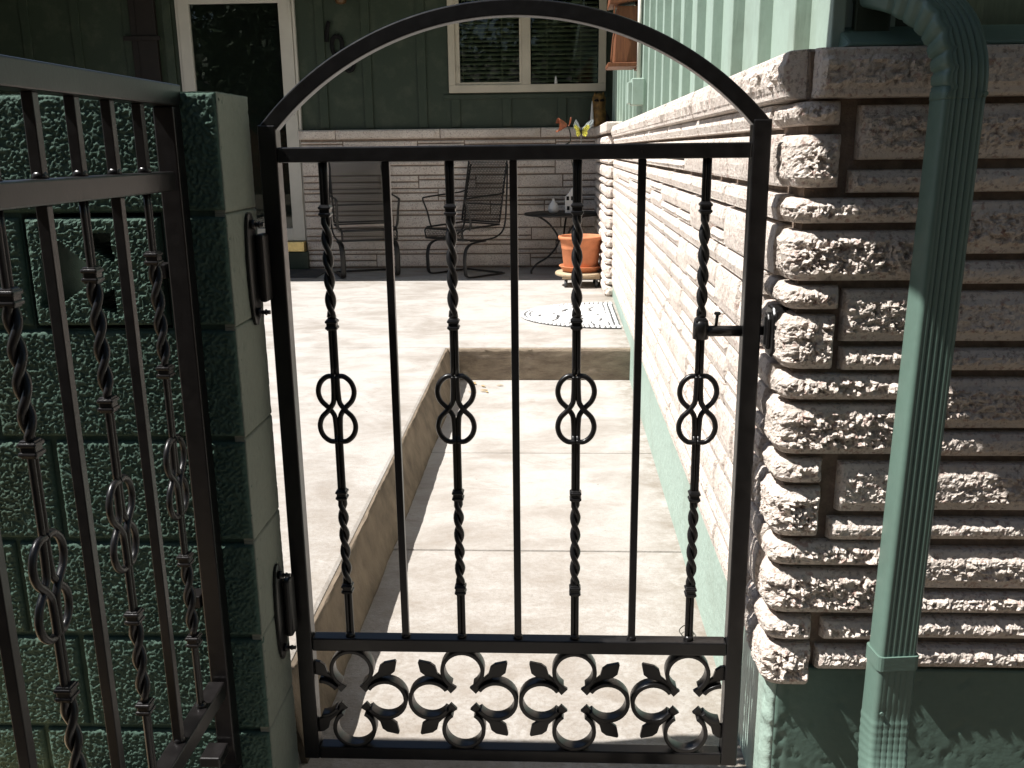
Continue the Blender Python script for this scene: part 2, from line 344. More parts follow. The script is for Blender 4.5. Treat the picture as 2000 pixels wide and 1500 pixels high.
for z0, z1, xs in ((1.414,1.512,.976),(1.354,1.396,.945),(1.239,1.338,.985),(1.182,1.226,1.042),(1.071,1.168,1.055),(1.013,1.056,1.038),(.896,.997,1.078),(.838,.887,1.042),(.723,.822,1.083),(.660,.703,1.115),(.551,.638,1.108),(.495,.540,1.128),(.437,.484,1.147),(.369,.417,1.156)):
    V, F, sm = stone_geo(xs-XC, 1.75-XC, z0, z1, .012, 90+z0*50); far.add(V, F, False)
far.build('stone_course_run', M['stone'], wall, kind='stuff')
# coping stones
def cap_geo(p0, p1, seed, cell): return stone_geo(p0, p1, 1.524, 1.612, cell, seed, depth=.058, rough=.013, strip=.017, lo=.70)
for i, (a, b, c) in enumerate(((-.42,-.006,.008),(.004,.70,.005),(-1.25,-.428,.012),(-2.05,-1.258,.014),(-2.9,-2.058,.018),(-3.8,-2.908,.02),(-4.8,-3.808,.02),(-5.9,-4.808,.02),(.706,1.5,.01))):
    fresh('coping_stone', M['stone'], wall, cap_geo(a, b, 40+i, c))
MB().hexa([(XC+.0,YF+.0,1.53),(2.6,YF,1.53),(2.6,YF+.15,1.53),(XC+.12,YF+.15,1.53),(XC+.12+FL*6,6.1,1.53),(XC+FL*6,6.1,1.53)],
          [(XC-.008,YF-.01,1.606),(2.6,YF-.01,1.606),(2.6,YF+.15,1.606),(XC+.12,YF+.15,1.606),(XC+.12+FL*6,6.1,1.606),(XC+FL*6-.008,6.1,1.606)]).build('coping_bed', M['mortar'], wall)
# foundation below the stone, painted and lumpy
n = 260; ps = np.concatenate([np.linspace(-6.1,-.4,60), np.linspace(-.39,.75,190), np.linspace(.77,2.1,20)]); zs = np.concatenate([np.linspace(-.08,.02,6), np.linspace(.03,.3595,42)])
p, z = np.meshgrid(ps, zs, indexing='ij'); px, py, nx, ny = wall_path(p)
o = .012+.0012*(fbm(p*12, z*12, 2)-.5)+np.where(np.abs(p) < .03, .014*(fbm(p*45, z*45, 6)-.5), 0)-.004*np.clip(fbm(p*70, z*70, 8)-.66, 0, 1)*4*(p > 0)
P = np.stack([px+nx*o, py+ny*o, z], -1); B = np.stack([px-nx*.15, py-ny*.15, z], -1)
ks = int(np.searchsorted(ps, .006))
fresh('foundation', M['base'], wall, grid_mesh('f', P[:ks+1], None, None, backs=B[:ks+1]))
fresh('foundation', M['base_shaded'], wall, grid_mesh('f', P[ks:], None, None, backs=B[ks:]))
# return pier at the far end of the wing wall
box('pier_core', M['mortar'], wall, .472, .75, 5.96, 8.0, .22, 1.56)
pier_path_front = lambda p: (.465+p, 5.955+p*0, p*0, p*0-1)
pier_path_side = lambda p: (.468+p*0, 5.95-p, p*0-1, p*0)
zz = PZ+.005; k = 0
while zz < 1.50:
    hgt = (.085,.05,.10,.045,.075)[k % 5]; zt = min(zz+hgt, 1.55)
    fresh('pier_stone', M['stone'], wall, stone_geo(-.012, .14, zz, zt, .02, 300+k, path=pier_path_front, rough=.012))
    for a, b in ((-.62,.0),(-1.3,-.63),(-2.03,-1.31)):
        fresh('pier_stone', M['stone'], wall, stone_geo(a, b, zz, zt, .03, 320+k+a, path=pier_path_side, depth=.045, rough=.012))
    zz = zt+.011; k += 1
box('pier_coping', M['stone'], wall, .425, .8, 5.90, 8.0, 1.565, 1.65, .012)
# siding of the wing: side and front, with battens
XS, FS = .535, .009
sid = MB().hexa([(XS,-.03,1.60),(XS+.1,-.03,1.60),(XS+.1+FS*8,8.0,1.60),(XS+FS*8,8.0,1.60)], [(XS,-.03,3.1),(XS+.1,-.03,3.1),(XS+.1+FS*8,8.0,3.1),(XS+FS*8,8.0,3.1)]).build('side_siding', M['siding'], house)
for i in range(20):
    y = .19+.375*i; x = XS+FS*y
    if y > 7.8: break
    box('batten', M['siding'], sid, x-.034, x+.003, y, y+.050, 1.605, 3.09, .003)
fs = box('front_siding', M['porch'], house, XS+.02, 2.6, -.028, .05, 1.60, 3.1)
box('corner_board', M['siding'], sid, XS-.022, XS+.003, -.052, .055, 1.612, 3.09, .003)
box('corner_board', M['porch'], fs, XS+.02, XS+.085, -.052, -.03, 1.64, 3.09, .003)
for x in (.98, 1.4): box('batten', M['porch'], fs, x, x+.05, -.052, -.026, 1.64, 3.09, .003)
MB().hexa([(XC+.05,YF-.022,1.613),(2.6,YF-.022,1.613),(2.6,-.02,1.613),(XC+.05,-.02,1.613)], [(XC+.06,YF-.018,1.620),(2.6,YF-.018,1.620),(2.6,-.028,1.655),(XS-.005,-.028,1.655)]).build('flashing', M['spout'], house, .003)
# back porch wall
YB = 8.0
WL, WR, WB, WT = -1.061, .535, 2.006, 3.12
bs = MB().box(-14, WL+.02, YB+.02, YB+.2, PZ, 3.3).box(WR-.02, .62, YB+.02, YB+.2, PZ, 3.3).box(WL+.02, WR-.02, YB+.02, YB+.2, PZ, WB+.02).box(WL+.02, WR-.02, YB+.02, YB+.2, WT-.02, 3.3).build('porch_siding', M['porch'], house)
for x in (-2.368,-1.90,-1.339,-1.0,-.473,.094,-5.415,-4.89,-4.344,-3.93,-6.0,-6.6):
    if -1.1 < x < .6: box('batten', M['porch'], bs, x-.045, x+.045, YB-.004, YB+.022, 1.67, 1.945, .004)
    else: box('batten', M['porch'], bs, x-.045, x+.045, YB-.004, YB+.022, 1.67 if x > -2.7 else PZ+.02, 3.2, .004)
box('sill_board', M['porch'], bs, -1.12, .56, YB-.003, YB+.022, 1.945, 1.99, .004)
back = box('porch_stone', M['mortar'], house, -2.625, .55, YB-.03, YB+.02, PZ, 1.655)
bpath = lambda p: (p, YB-.032+p*0, p*0, p*0-1)
random.seed(5); z = PZ+.02; bi = 0
while z < 1.50:
    h = (.135,.145,.13)[bi % 3]; zt = min(z+h, 1.548); x = -2.62
    while x < .50:
        e = min(x+random.uniform(.40,.95), .52); e = .52 if .52-e < .18 else e
        r = random.random(); a, b = z, zt-.012
        cuts = [(a, a+.034), (a+.046, b)] if r < .35 else ([(a, b-.046), (b-.034, b)] if r < .72 else ([(a, (a+b)/2-.006), ((a+b)/2+.006, b)] if r < .85 else [(a, b)]))
        for c0, c1 in cuts:
            seed += 1; fresh('stone', M['stone'], back, stone_geo(x, e-.012, c0, c1, .05, seed, path=bpath, depth=.024, rough=.003, strip=.007, czf=.35))
        x = e
    z = zt; bi += 1
for a, b in ((-2.64,-2.26),(-2.25,-1.17),(-1.16,-.13),(-.12,.54)):
    fresh('coping_stone', M['stone'], back, stone_geo(a, b, 1.56, 1.655, .05, seed+b, path=bpath, depth=.05, rough=.004, czf=.35))
# window
win = MB()
WL, WR, WB, WT = -1.061, .535, 2.006, 3.12
for a in ((WL,WR,WB,WB+.075),(WL,WR,WT-.07,WT),(WL,WL+.07,WB+.075,WT-.07),(WR-.075,WR,WB+.075,WT-.07),(-.312,-.226,WB+.075,WT-.07)): win.box(a[0],a[1],YB-.03,YB+.06,a[2],a[3])
win = win.build('window', M['wframe'], house, .004)
sash = MB()
for a in ((WL+.071,-.313,WB+.076,WB+.10),(WL+.071,WL+.115,WB+.101,WT-.071),(-.34,-.313,WB+.101,WT-.071)): sash.box(a[0],a[1],YB-.012,YB+.03,a[2],a[3])
sash.build('sash', M['wframe'], win)
box('sash_lock', M['wframe'], win, WL+.085, WL+.10, YB-.03, YB-.013, WB+.21, WB+.25)
box('pane', M['glass'], win, WL+.07, -.31, YB+.008, YB+.014, WB+.075, WT-.07)
box('pane', M['glass'], win, -.227, WR-.075, YB+.008, YB+.014, WB+.075, WT-.07)
z = WB+.10
while z < WT-.08:
    for x0, x1 in ((WL+.08,-.33),(-.215,WR-.085)):
        MB().hexa([(x0,YB+.075,z),(x1,YB+.075,z),(x1,YB+.115,z+.022),(x0,YB+.115,z+.022)], [(x0,YB+.075,z+.004),(x1,YB+.075,z+.004),(x1,YB+.115,z+.026),(x0,YB+.115,z+.026)]).build('blind_slat', M['blind'], win)
    z += .044
for x in (-.92,-.52,-.06,.28): box('blind_cord', M['blind'], win, x-.002, x+.002, YB+.07, YB+.073, WB+.09, WT-.08)
box('window_recess', M['dark'], win, WL+.02, WR-.02, YB+.125, YB+.19, WB+.02, WT-.02)
# storm door
door = MB()
DL, DR, DB, DT = -3.80, -2.64, .52, 3.02
for a in ((DL,DL+.115,DB,DT),(DR-.13,DR,DB,DT),(DL+.115,DR-.13,DT-.12,DT),(DL+.115,DR-.13,DB,DB+.13)): door.box(a[0],a[1],YB-.035,YB+.03,a[2],a[3])
door = door.build('storm_door', M['trim'], house, .004)
box('pane', M['glass'], door, DL+.115, DR-.13, YB+.0, YB+.008, DB+.13, DT-.12)
box('inner_door', M['dark'], door, DL+.1, DR-.11, YB+.012, YB+.02, DB+.02, DT-.05)
for xx in (DL-.03, DR+.004): box('casing', M['trim'], door, xx, xx+.026, YB-.02, YB+.03, DB-.02, DT+.02, .003)
for zz in (2.85, 1.85, .95): box('hinge', M['trim'], door, DR-.022, DR-.006, YB-.048, YB-.034, zz-.06, zz+.06)
box('threshold', M['brass'], door, DL-.02, DR+.0, YB-.12, YB+.02, DB-.11, DB-.005, .006)
box('door_handle', M['black'], door, DL+.03, DL+.06, YB-.08, YB-.036, 1.45, 1.62, .008)
box('door_step', M['porch'], door, DL-.1, DR+.03, YB-.10, YB+.02, PZ, DB-.112, .01)
# roofs, plus unseen shade blockers
rf = MB(); rf.box(-26, 3.2, 6.65, 9.2, 3.12, 3.32); rf = rf.build('roof', M['soffit'], house)
box('eave', M['soffit'], rf, .36, 3.2, .02, 6.72, 2.98, 3.14)
box('shade_slab', M['soffit'], rf, -.10, 3.2, -.75, -.124, 2.42, 2.56)  # unseen slab added to shade the upper front stonework
box('porch_shade_block', M['porch'], house, -9.5, -6.15, 4.6, 9.2, PZ, 3.11)  # unseen mass added to keep light off the left end of the porch
box('shade_block_top', M['soffit'], rf, -10, -5.85, 4.2, 6.649, 3.12, 3.32)  # top of the added light-blocking mass
box('house_body', M['porch'], house, 1.9, 3.2, .3, 9.2, -.05, 3.0)

# ------------------------------------------------------------------ block wall on the left
bw = empty('block_wall', (-1.1, -.1, 0), 'dark green rough concrete block wall with a pierced pattern block behind the railing', 'block wall')
YW, XE, TOP = -.198, -.598, 1.545
MB().box(-2.6, XE-.012, YW+.007, -.026, -.1, 1.118).box(-2.6, -.985, YW+.007, -.026, 1.118, TOP-.012).box(-.72, XE-.012, YW+.007, -.026, 1.118, TOP-.012).box(-.986, -.719, YW+.007, -.026, 1.335, TOP-.012).build('mortar_core', M['block'], bw)
def block_geo(x0, x1, z0, z1, seed, endface):
    cell = .0021; n = int((x1-x0)/cell)+2; m = int((z1-z0)/cell)+2
    x, z = np.meshgrid(np.linspace(x0, x1, n), np.linspace(z0, z1, m), indexing='ij')
    e = np.minimum(np.minimum(x-x0, x1-x), np.minimum(z-z0, z1-z)); r = np.clip(e/.007, 0, 1)
    h = np.clip((vnoise(x*255, z*275, seed)-.30)/.45, 0, 1); h = h*h*(3-2*h); h2 = vnoise(x*380, z*400, seed+2); big = fbm(x*60, z*60, seed+4, 2)
    o = .006*np.sqrt(1-(1-r)**2)+r*(.0030*h+.0016*h2+.0015*(big-.5))
    P = np.stack([x, YW-o+.004, z], -1); B = np.stack([x, x*0+YW+.02, z], -1)
    return grid_mesh('b', P, None, None, backs=B)
rows = [(1.337,TOP),(1.125,1.327),(.905,1.115),(.690,.895),(.478,.680),(.262,.468),(.040,.252)]
for i, (z0, z1) in enumerate(rows):
    xs = [(-1.49,-1.09),(-1.08,-.69),(-.68,XE)] if i % 2 == 0 else [(-1.385,-.988),(-.976,XE)]
    if i == 1: xs = [(-1.385,-.988),(-.712,XE)]
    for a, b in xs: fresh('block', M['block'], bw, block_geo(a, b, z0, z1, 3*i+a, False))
# smooth end blocks, seen on the gate side
for i, (z0, z1) in enumerate(rows):
    n, m = 60, 64; y, z = np.meshgrid(np.linspace(YW+.001, -.02, n), np.linspace(z0-.0046, z1+.0046 if i else z1, m), indexing='ij')
    e = np.minimum(np.minimum(y-YW, -.02-y), np.minimum(z-z0+.0046, z1+.0046-z)); r = np.clip(e/.004, 0, 1)
    o = .0035*np.sqrt(1-(1-r)**2)+.0015*fbm(y*30, z*30, i)+.0012*fbm(y*150, z*150, i+4)-.002*np.clip(vnoise(y*120, z*120, i)-.8, 0, 1)*5
    P = np.stack([XE+o-.004, y, z], -1); B = np.stack([XE-.02+y*0, y, z], -1)
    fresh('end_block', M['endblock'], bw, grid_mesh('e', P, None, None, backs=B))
n, m = 120, 14; x, y = np.meshgrid(np.linspace(-1.6, XE, n), np.linspace(YW, -.022, m), indexing='ij')
P = np.stack([x, y, TOP-.001+.003*fbm(x*50, y*50, 2)], -1); B = P-np.array([0,0,.02])
fresh('top_course', M['block'], bw, grid_mesh('t', P, None, None, backs=B))
# pierced block
HOLES = [[(-.946,1.286),(-.933,1.293),(-.907,1.284),(-.891,1.265),(-.869,1.247),(-.856,1.236),(-.850,1.221),(-.859,1.207),(-.880,1.194),(-.912,1.172),(-.940,1.156),(-.963,1.162)],
         [(-.863,1.298),(-.815,1.298),(-.811,1.241),(-.864,1.275)], [(-.816,1.198),(-.816,1.146),(-.862,1.162),(-.864,1.175)]]
def inside(px, pz, poly):
    r = np.zeros(px.shape, bool)
    for k in range(len(poly)):
        (ax, az), (bx, bz) = poly[k], poly[(k+1) % len(poly)]
        c = ((az > pz) != (bz > pz)); r ^= c & (px < (bx-ax)*(pz-az)/(bz-az+1e-12)+ax)
    return r
def pierced(x0, x1, z0, z1, seed):
    cell = .0032; n = int((x1-x0)/cell)+2; m = int((z1-z0)/cell)+2
    x, z = np.meshgrid(np.linspace(x0, x1, n), np.linspace(z0, z1, m), indexing='ij')
    h = np.clip((vnoise(x*255, z*275, seed)-.30)/.45, 0, 1); h = 1-h*h*(3-2*h); e = np.minimum(np.minimum(x-x0, x1-x), np.minimum(z-z0, z1-z)); r = np.clip(e/.007, 0, 1)
    y = YW+.004-(.009*np.sqrt(1-(1-r)**2)+r*(.0030*(1-h)+.0016*vnoise(x*380, z*400, seed+2)))
    cx, cz = (x[:-1,:-1]+x[1:,1:])/2, (z[:-1,:-1]+z[1:,1:])/2; solid = np.ones(cx.shape, bool)
    for H in HOLES: solid &= ~inside(cx, cz, H)
    nv = n*m; V = np.stack([x, y, z], -1).reshape(-1, 3).tolist()+np.stack([x, x*0-.032, z], -1).reshape(-1, 3).tolist(); F = []
    S2 = np.pad(solid, 1); id_ = lambda i, j: i*m+j
    for i in range(n-1):
        for j in range(m-1):
            if not solid[i, j]: continue
            q = (id_(i,j), id_(i+1,j), id_(i+1,j+1), id_(i,j+1)); F.append(q)
            for k, (di, dj) in enumerate(((0,-1),(1,0),(0,1),(-1,0))):
                if not S2[i+1+di, j+1+dj]: a, b = q[k], q[(k+1) % 4]; F.append((b, a, a+nv, b+nv))
    return V, F, [False]*len(F)
mesh_obj('pierced_block', *pierced(-.976, -.722, 1.125, 1.327, 4), M['block'], bw)
# paving strip at the foot of the wall
box('landing', M['tan'], None, -3, -.99, -2.4, YW-.002, .0, .148, .01, 'structure')

# ------------------------------------------------------------------ ironwork
def strands(zt, zb, twists, knot):
    """z-paths of the two rods of a twisted baluster in local (u, v, z); broken at the knot."""
    segs = []
    for s in (1, -1):
        cur = []; z = zt; ang = 0
        while z >= zb-1e-6:
            tw = [t for t in twists if t[1] <= z <= t[0]]
            if knot and abs(z-knot) < .058:
                if cur: segs.append(cur); cur = []
                z = knot-.0581; continue
            if tw:
                t0, t1 = tw[0]; turns = round((t0-t1)/.082*2)/2; ang = math.pi*2*turns*(t0-z)/(t0-t1); rr = .0058; step = .006
            else: ang = 0; rr = .0044; step = .02
            cur.append((s*rr*math.cos(ang), s*rr*math.sin(ang), z)); z -= step
        cur.append((s*.0044, 0, zb)); segs.append(cur)
    return segs
KB = [(.001,.0715),(.018,.0712),(.033,.058),(.0385,.038),(.033,.0185),(.0190,.0035),(.0110,-.007),(.0066,-.0155),(.0052,-.028),(.0044,-.046),(.0042,-.072)]
def knot_mb(zc, tr):
    m = MB()
    for s in (1, -1):
        for f in (1, -1):
            pts = spline([(s*x, .0012*f, zc+f*z) for x, z in KB], 5)
            m.tube([tr(*p) for p in pts], .0058, 8)
    return m
def collar_mb(zc, tr):
    m = MB()
    for dz, h, r in ((.0065,.0032,.0128),(-.0065,.0032,.0128),(0,.0125,.0105)):
        m.hexa([tr(x,y,zc+dz-h) for x,y in ((-r,-r),(r,-r),(r,r),(-r,r))], [tr(x,y,zc+dz+h) for x,y in ((-r,-r),(r,-r),(r,r),(-r,r))])
    return m
def twisted(parent, mat, zt, zb, cols, knot, tr):
    tw = [(cols[0]-.012, cols[1]+.012), (cols[2]-.012, cols[3]+.012)]
    m = MB()
    for seg in strands(zt, zb, tw, knot): m.tube([tr(*p) for p in seg], [.0062 if any(a >= p[2] >= b for a, b in tw) else .0050 for p in seg], 8)
    b = m.build('twisted_baluster', mat, parent)
    for c in cols: collar_mb(c, tr).build('collar', mat, b, .0025)
    knot_mb(knot, tr).build('knot', mat, b)
    return b
def weld(parent_mb, c, r=.009):
    parent_mb.lathe([(r*1.25,-.004),(r*1.15,.003),(r*.8,.007)], c, 10)

# gate
gate = empty('garden_gate', (-.08, 0, .05), 'black wrought iron arched walk gate with twisted bars and quatrefoil bottom panel', 'gate')
IR = M['iron']; GL, GR = -.566, .405; hw = .018
stl = box('stile', IR, gate, GL-hw, GL+hw, -.018, .018, .055, 1.492, .003)
str_ = box('stile', IR, gate, GR-hw, GR+hw, -.018, .018, .055, 1.492, .003)
for zc, h in ((1.434,.030),(.352,.032),(.070,.031)): box('rail', IR, gate, GL+hw, GR-hw, -.0165, .0165, zc-h/2, zc+h/2, .003)
# arch
c = (GR-GL)/2; rise = .218; Rr = (c*c+rise*rise)/(2*rise); xc0 = (GL+GR)/2; zc0 = 1.484+rise-Rr; a0 = math.asin(c/Rr)
ar = MB(); rings = []
for k in range(61):
    t = -a0*1.02+2.04*a0*k/60
    rings.append([(xc0+(Rr+dr)*math.sin(t), y, zc0+(Rr+dr)*math.cos(t)) for dr, y in ((-.015,-.0165),(.015,-.0165),(.015,.0165),(-.015,.0165))])
ar.loft(rings, False); ar.build('arch', IR, gate, .003)
TR0 = lambda x0: (lambda u, v, z: (x0+u, v, z))
BX = [-.462+.1277*k for k in range(7)]
wl = MB()
for k, x in enumerate(BX):
    if k % 2: box('baluster', IR, gate, x-.0078, x+.0078, -.0078, .0078, .368, 1.419, .0015)
    else: twisted(gate, IR, 1.419, .368, (1.323,1.089,.711,.487), .905, TR0(x))
    weld(wl, (x, 0, .371)); 
wl.build('weld_bead', IR, gate)
# quatrefoils
QZ = .211
def ring_arc(m, cx, cz, Ro, th, a, b, lim, y0=-.0145, y1=.0145, n=26):
    rings = []
    for k in range(n+1):
        t = a+(b-a)*k/n; ca, sa = math.cos(t), math.sin(t)
        if lim and not (lim[0] < cx+Ro*ca < lim[1]):
            if len(rings) > 1: m.loft(rings, True)
            rings = []; continue
        rings.append([(cx+Ro*ca, y0, cz+Ro*sa), (cx+(Ro-th)*ca, y0, cz+(Ro-th)*sa), (cx+(Ro-th)*ca, y1, cz+(Ro-th)*sa), (cx+Ro*ca, y1, cz+Ro*sa)])
    if len(rings) > 1: m.loft(rings, True)
for qx in (BX[0], BX[2], BX[4], BX[6]):
    lim = (GL+hw, GR-hw); 
    q = None
    parts = MB()
    for d in range(4):
        th = d*math.pi/2; rc = .0762; op = math.radians(34)
        ring_arc(parts, qx+rc*math.cos(th), QZ+rc*math.sin(th), .0508, .0092, th-math.pi+op, th+math.pi-op, lim)
    q = parts.build('quatrefoil', IR, gate, .0012)
    for d in range(4):
        th = math.radians(43)+0; sx = (1,-1,-1,1)[d]; sz = (1,1,-1,-1)[d]
        L = [(.030,-.0105),(.060,-.0065),(.086,-.0075),(.104,-.0165),(.118,-.0175),(.138,-.003),(.139,.002),(.116,.0155),(.102,.0165),(.086,.0065),(.060,.0060),(.030,.0105)]
        ca, sa = math.cos(th), math.sin(th); pts = []
        for a, b in L:
            px, pz = a*ca-b*sa, a*sa+b*ca; pts.append((qx+sx*px, QZ+sz*pz))
        if any(not (lim[0] < p[0] < lim[1]) for p in pts):
            cl = []
            for i in range(len(pts)):
                A = pts[i]; Bp = pts[(i+1) % len(pts)]; bx = lim[0] if sx < 0 else lim[1]
                ina = (A[0] > bx) if sx < 0 else (A[0] < bx); inb = (Bp[0] > bx) if sx < 0 else (Bp[0] < bx)
                if ina: cl.append(A)
                if ina != inb: t = (bx-A[0])/(Bp[0]-A[0]); cl.append((bx, A[1]+(Bp[1]-A[1])*t))
            pts = cl
        MB().prism(pts, lambda x, z, d: (x, d, z), -.0045, .0045).build('leaf', IR, q, .001)
# lock bar with pin, latch tongue
lk = MB(); lk.tube([(BX[6]-.012,0,1.073),(BX[6]+.03,0,1.073),(GR-hw-.001,0,1.073)], .0115, 14); lk.lathe([(.006,-.018),(.0165,-.016),(.0165,.012),(.0145,.022),(.006,.024)], (BX[6],0,1.073), 14)
lk = lk.build('lock_bar', IR, gate)
MB().tube([(.335,0,1.083),(.337,0,1.108)], .0034, 8).lathe([(.0065,-.002),(.0075,.001),(.005,.004)], (.337,0,1.109), 10).build('pin', IR, lk)
box('latch_tongue', IR, gate, GR+hw, GR+hw+.016, -.008, .008, 1.065, 1.083, .002)
def hinge(zc):
    h = MB(); rings = []
    for xx, k in ((XE+.001, 1), (XE+.007, 1), (XE+.0085, .93)):
        rings.append([(xx, -.082+.030*k*math.copysign(abs(math.cos(t))**.8, math.cos(t)), zc+.112*k*math.copysign(abs(math.sin(t))**.9, math.sin(t))) for t in [i*2*math.pi/28 for i in range(28)]])
    h.loft(rings, False); h = h.build('hinge', IR, gate)
    MB().box(XE+.009, XE+.026, -.072, -.030, zc-.068, zc+.068).build('barrel', IR, h, .006)
    MB().hexa([(XE+.018,-.034,zc-.030),(GL-hw+.001,-.012,zc-.022),(GL-hw+.001,.006,zc-.022),(XE+.018,-.018,zc-.030)], [(XE+.018,-.034,zc+.022),(GL-hw+.001,-.012,zc+.014),(GL-hw+.001,.006,zc+.014),(XE+.018,-.018,zc+.022)]).build('arm', IR, h, .002)
    for dz in (.088, -.085):
        b = MB(); b.tube([(XE+.008,-.085,zc+dz),(XE+.034,-.085,zc+dz)], .0042, 8); b.tube([(XE+.0085,-.085,zc+dz),(XE+.017,-.085,zc+dz)], .0095, 6); b.tube([(XE+.024,-.085,zc+dz),(XE+.027,-.085,zc+dz)], .0062, 6)
        b.build('bolt', IR, h)
hinge(1.215); hinge(.47)
# latch box on the stone
lt = empty('gate_latch', (.44, -.02, 1.07), 'small black gate latch box bolted to the stone wall beside the gate stile', 'latch')
LP = [(-.052,-.022),(-.040,-.034),(.036,-.034),(.052,-.020),(.052,.020),(.038,.034),(-.040,.034),(-.052,.022)]
MB().prism([(b, 1.078+a) for a, b in LP], lambda y, z, d: (d, -.022+y, z), .437, .470).build('latch_body', IR, lt, .005)
MB().prism([(b*.62, 1.078+a*.7) for a, b in LP], lambda y, z, d: (d, -.022+y, z), .430, .438).build('catch_plate', IR, lt, .003)
box('catch_slot', M['black'], lt, .4288, .4302, -.028, -.018, 1.05, 1.106)
box('lever', IR, lt, .441, .462, -.066, -.056, 1.085, 1.125, .003)
MB().tube([(.452,-.0565,1.052),(.452,-.064,1.052)], .006, 8).build('bolt', IR, lt)

# left railing panel, parallel to the depth axis
XP = -.680
fence = empty('iron_railing', (XP, -.7, .15), 'black iron railing panel with twisted bars running towards the viewer along the block wall', 'railing')
FI = M['fence_iron']
YP = -.2285
box('post', FI, fence, XP-.016, XP+.021, YP-.015, YP+.021, .0, 1.5195, .003)
MB().hexa([(XP-.022,-1.75,1.520),(XP+.022,-1.75,1.520),(XP+.022,YP+.018,1.520),(XP-.022,YP+.018,1.520)], [(XP-.022,-1.75,1.557),(XP+.022,-1.75,1.557),(XP+.022,YP+.030,1.557),(XP-.022,YP+.030,1.557)]).build('top_rail', FI, fence, .003)
for zc, h in ((1.392,.034),(.385,.036)): box('rail', FI, fence, XP-.017, XP+.017, -1.75, YP-.0215, zc-h/2, zc+h/2, .003)
wl = MB()
for k in range(1, 15):
    y = YP-.108*k
    if k % 2 == 0: box('baluster', FI, fence, XP-.008, XP+.008, y-.008, y+.008, .404, 1.374, .0015)
    else: twisted(fence, FI, 1.374, .404, (1.267,1.069,.711,.545), .872, (lambda yy: lambda u, v, z: (XP+v, yy+u, z))(y))
    box('upper_baluster', FI, fence, XP-.008, XP+.008, y-.008, y+.008, 1.4095, 1.5198, .0015)
    weld(wl, (XP, y, .405)); weld(wl, (XP, y, 1.412))
wl.build('weld_bead', FI, fence)
for zc in (1.235, .575): box('wall_bracket', FI, fence, XP-.05, XP-.0215, YP-.012, YW-.004, zc-.016, zc+.010, .002)
box('foot_bracket', FI, fence, XP-.03, XP+.012, YP-.075, YP-.0215, .24, .262, .003)
box('foot_bracket', FI, fence, XP-.005, XP+.035, YP-.06, YP-.0215, .19, .212, .003)

# ------------------------------------------------------------------ downspout
ds = empty('downspout', (.69, -.21, 0), 'green ribbed metal downspout with crimped elbows in front of the stone corner', 'downspout')
def sec(wd, dp, rib=.005):
    pts = []; r = .010; hw_, hd = wd/2, dp/2
    for cx_, cy_, a in ((hw_-r,hd-r,0),(-hw_+r,hd-r,90),(-hw_+r,-hd+r,180)):
        for t in (0, 30, 60, 90): pts.append((cx_+r*math.cos(math.radians(a+t)), cy_+r*math.sin(math.radians(a+t))))
    n_ = 40
    for k in range(1, n_):
        u = k/n_; x = -hw_+r+u*(2*hw_-2*r); s_ = abs(math.sin(u*math.pi*5))**.35; pts.append((x, -hd+rib*(1-s_)))
    for t in (0, 30, 60, 90): pts.append((hw_-r+r*math.cos(math.radians(270+t)), -hd+r+r*math.sin(math.radians(270+t))))
    return pts
def sweep(path, fn, name, parent, smooth=True):
    path = [Vector(p) for p in path]; rings = []; tot = 0
    for i, p in enumerate(path):
        t = (path[min(i+1,len(path)-1)]-path[max(i-1,0)]).normalized(); a = Vector((1,.12,0)); a = (a-t*a.dot(t)).normalized(); b = t.cross(a)
        if b.y < 0: b = -b
        if i: tot += (p-path[i-1]).length
        rings.append([p+a*x+b*y for x, y in fn(tot, i)])
    return MB().loft(rings, smooth, True).build(name, M['spout'], parent)
SP = sec(.076, .056)
sweep([(.690-.008*(1-k/40)*0-.017*k/40, -.208, 1.535-1.10*k/40) for k in range(41)], lambda s_, i: SP, 'pipe', ds)
top = spline([(.585,-.0,1.725),(.602,-.055,1.712),(.633,-.125,1.688),(.668,-.185,1.640),(.687,-.206,1.575),(.690,-.208,1.515)], 14)
def crimp(s_, i):
    c_ = max(0, math.sin(s_*2*math.pi/.030))**3*.0065 if .10 < s_ < .36 else 0
    return [(x*1.03-(-c_ if x < -.02 else 0), y*1.03) for x, y in SP]
sweep(top, crimp, 'upper_elbow', ds)
low = spline([(.6735,-.208,.46),(.673,-.208,.38),(.672,-.209,.315),(.668,-.225,.235),(.660,-.268,.155),(.65,-.33,.09)], 16)
SL = sec(.079, .059, .0012)
def crimp2(s_, i):
    c_ = .0045*abs(math.sin(s_*math.pi/.017)) if s_ > .14 else 0
    return [(x*(1+c_*6), y*(1+c_*9)) for x, y in SL]
sweep(low, crimp2, 'lower_elbow', ds)
band = sec(.0835, .0635, .0)
sweep([(.6737,-.208,.470),(.6735,-.208,.44)], lambda s_, i: band, 'strap', ds, False)
for x, z in ((.662,1.522),(.722,1.522),(.652,.345)): MB().tube([(x,-.2365,z),(x,-.2425,z)], .0042, 6).build('screw', M['spout'], ds)

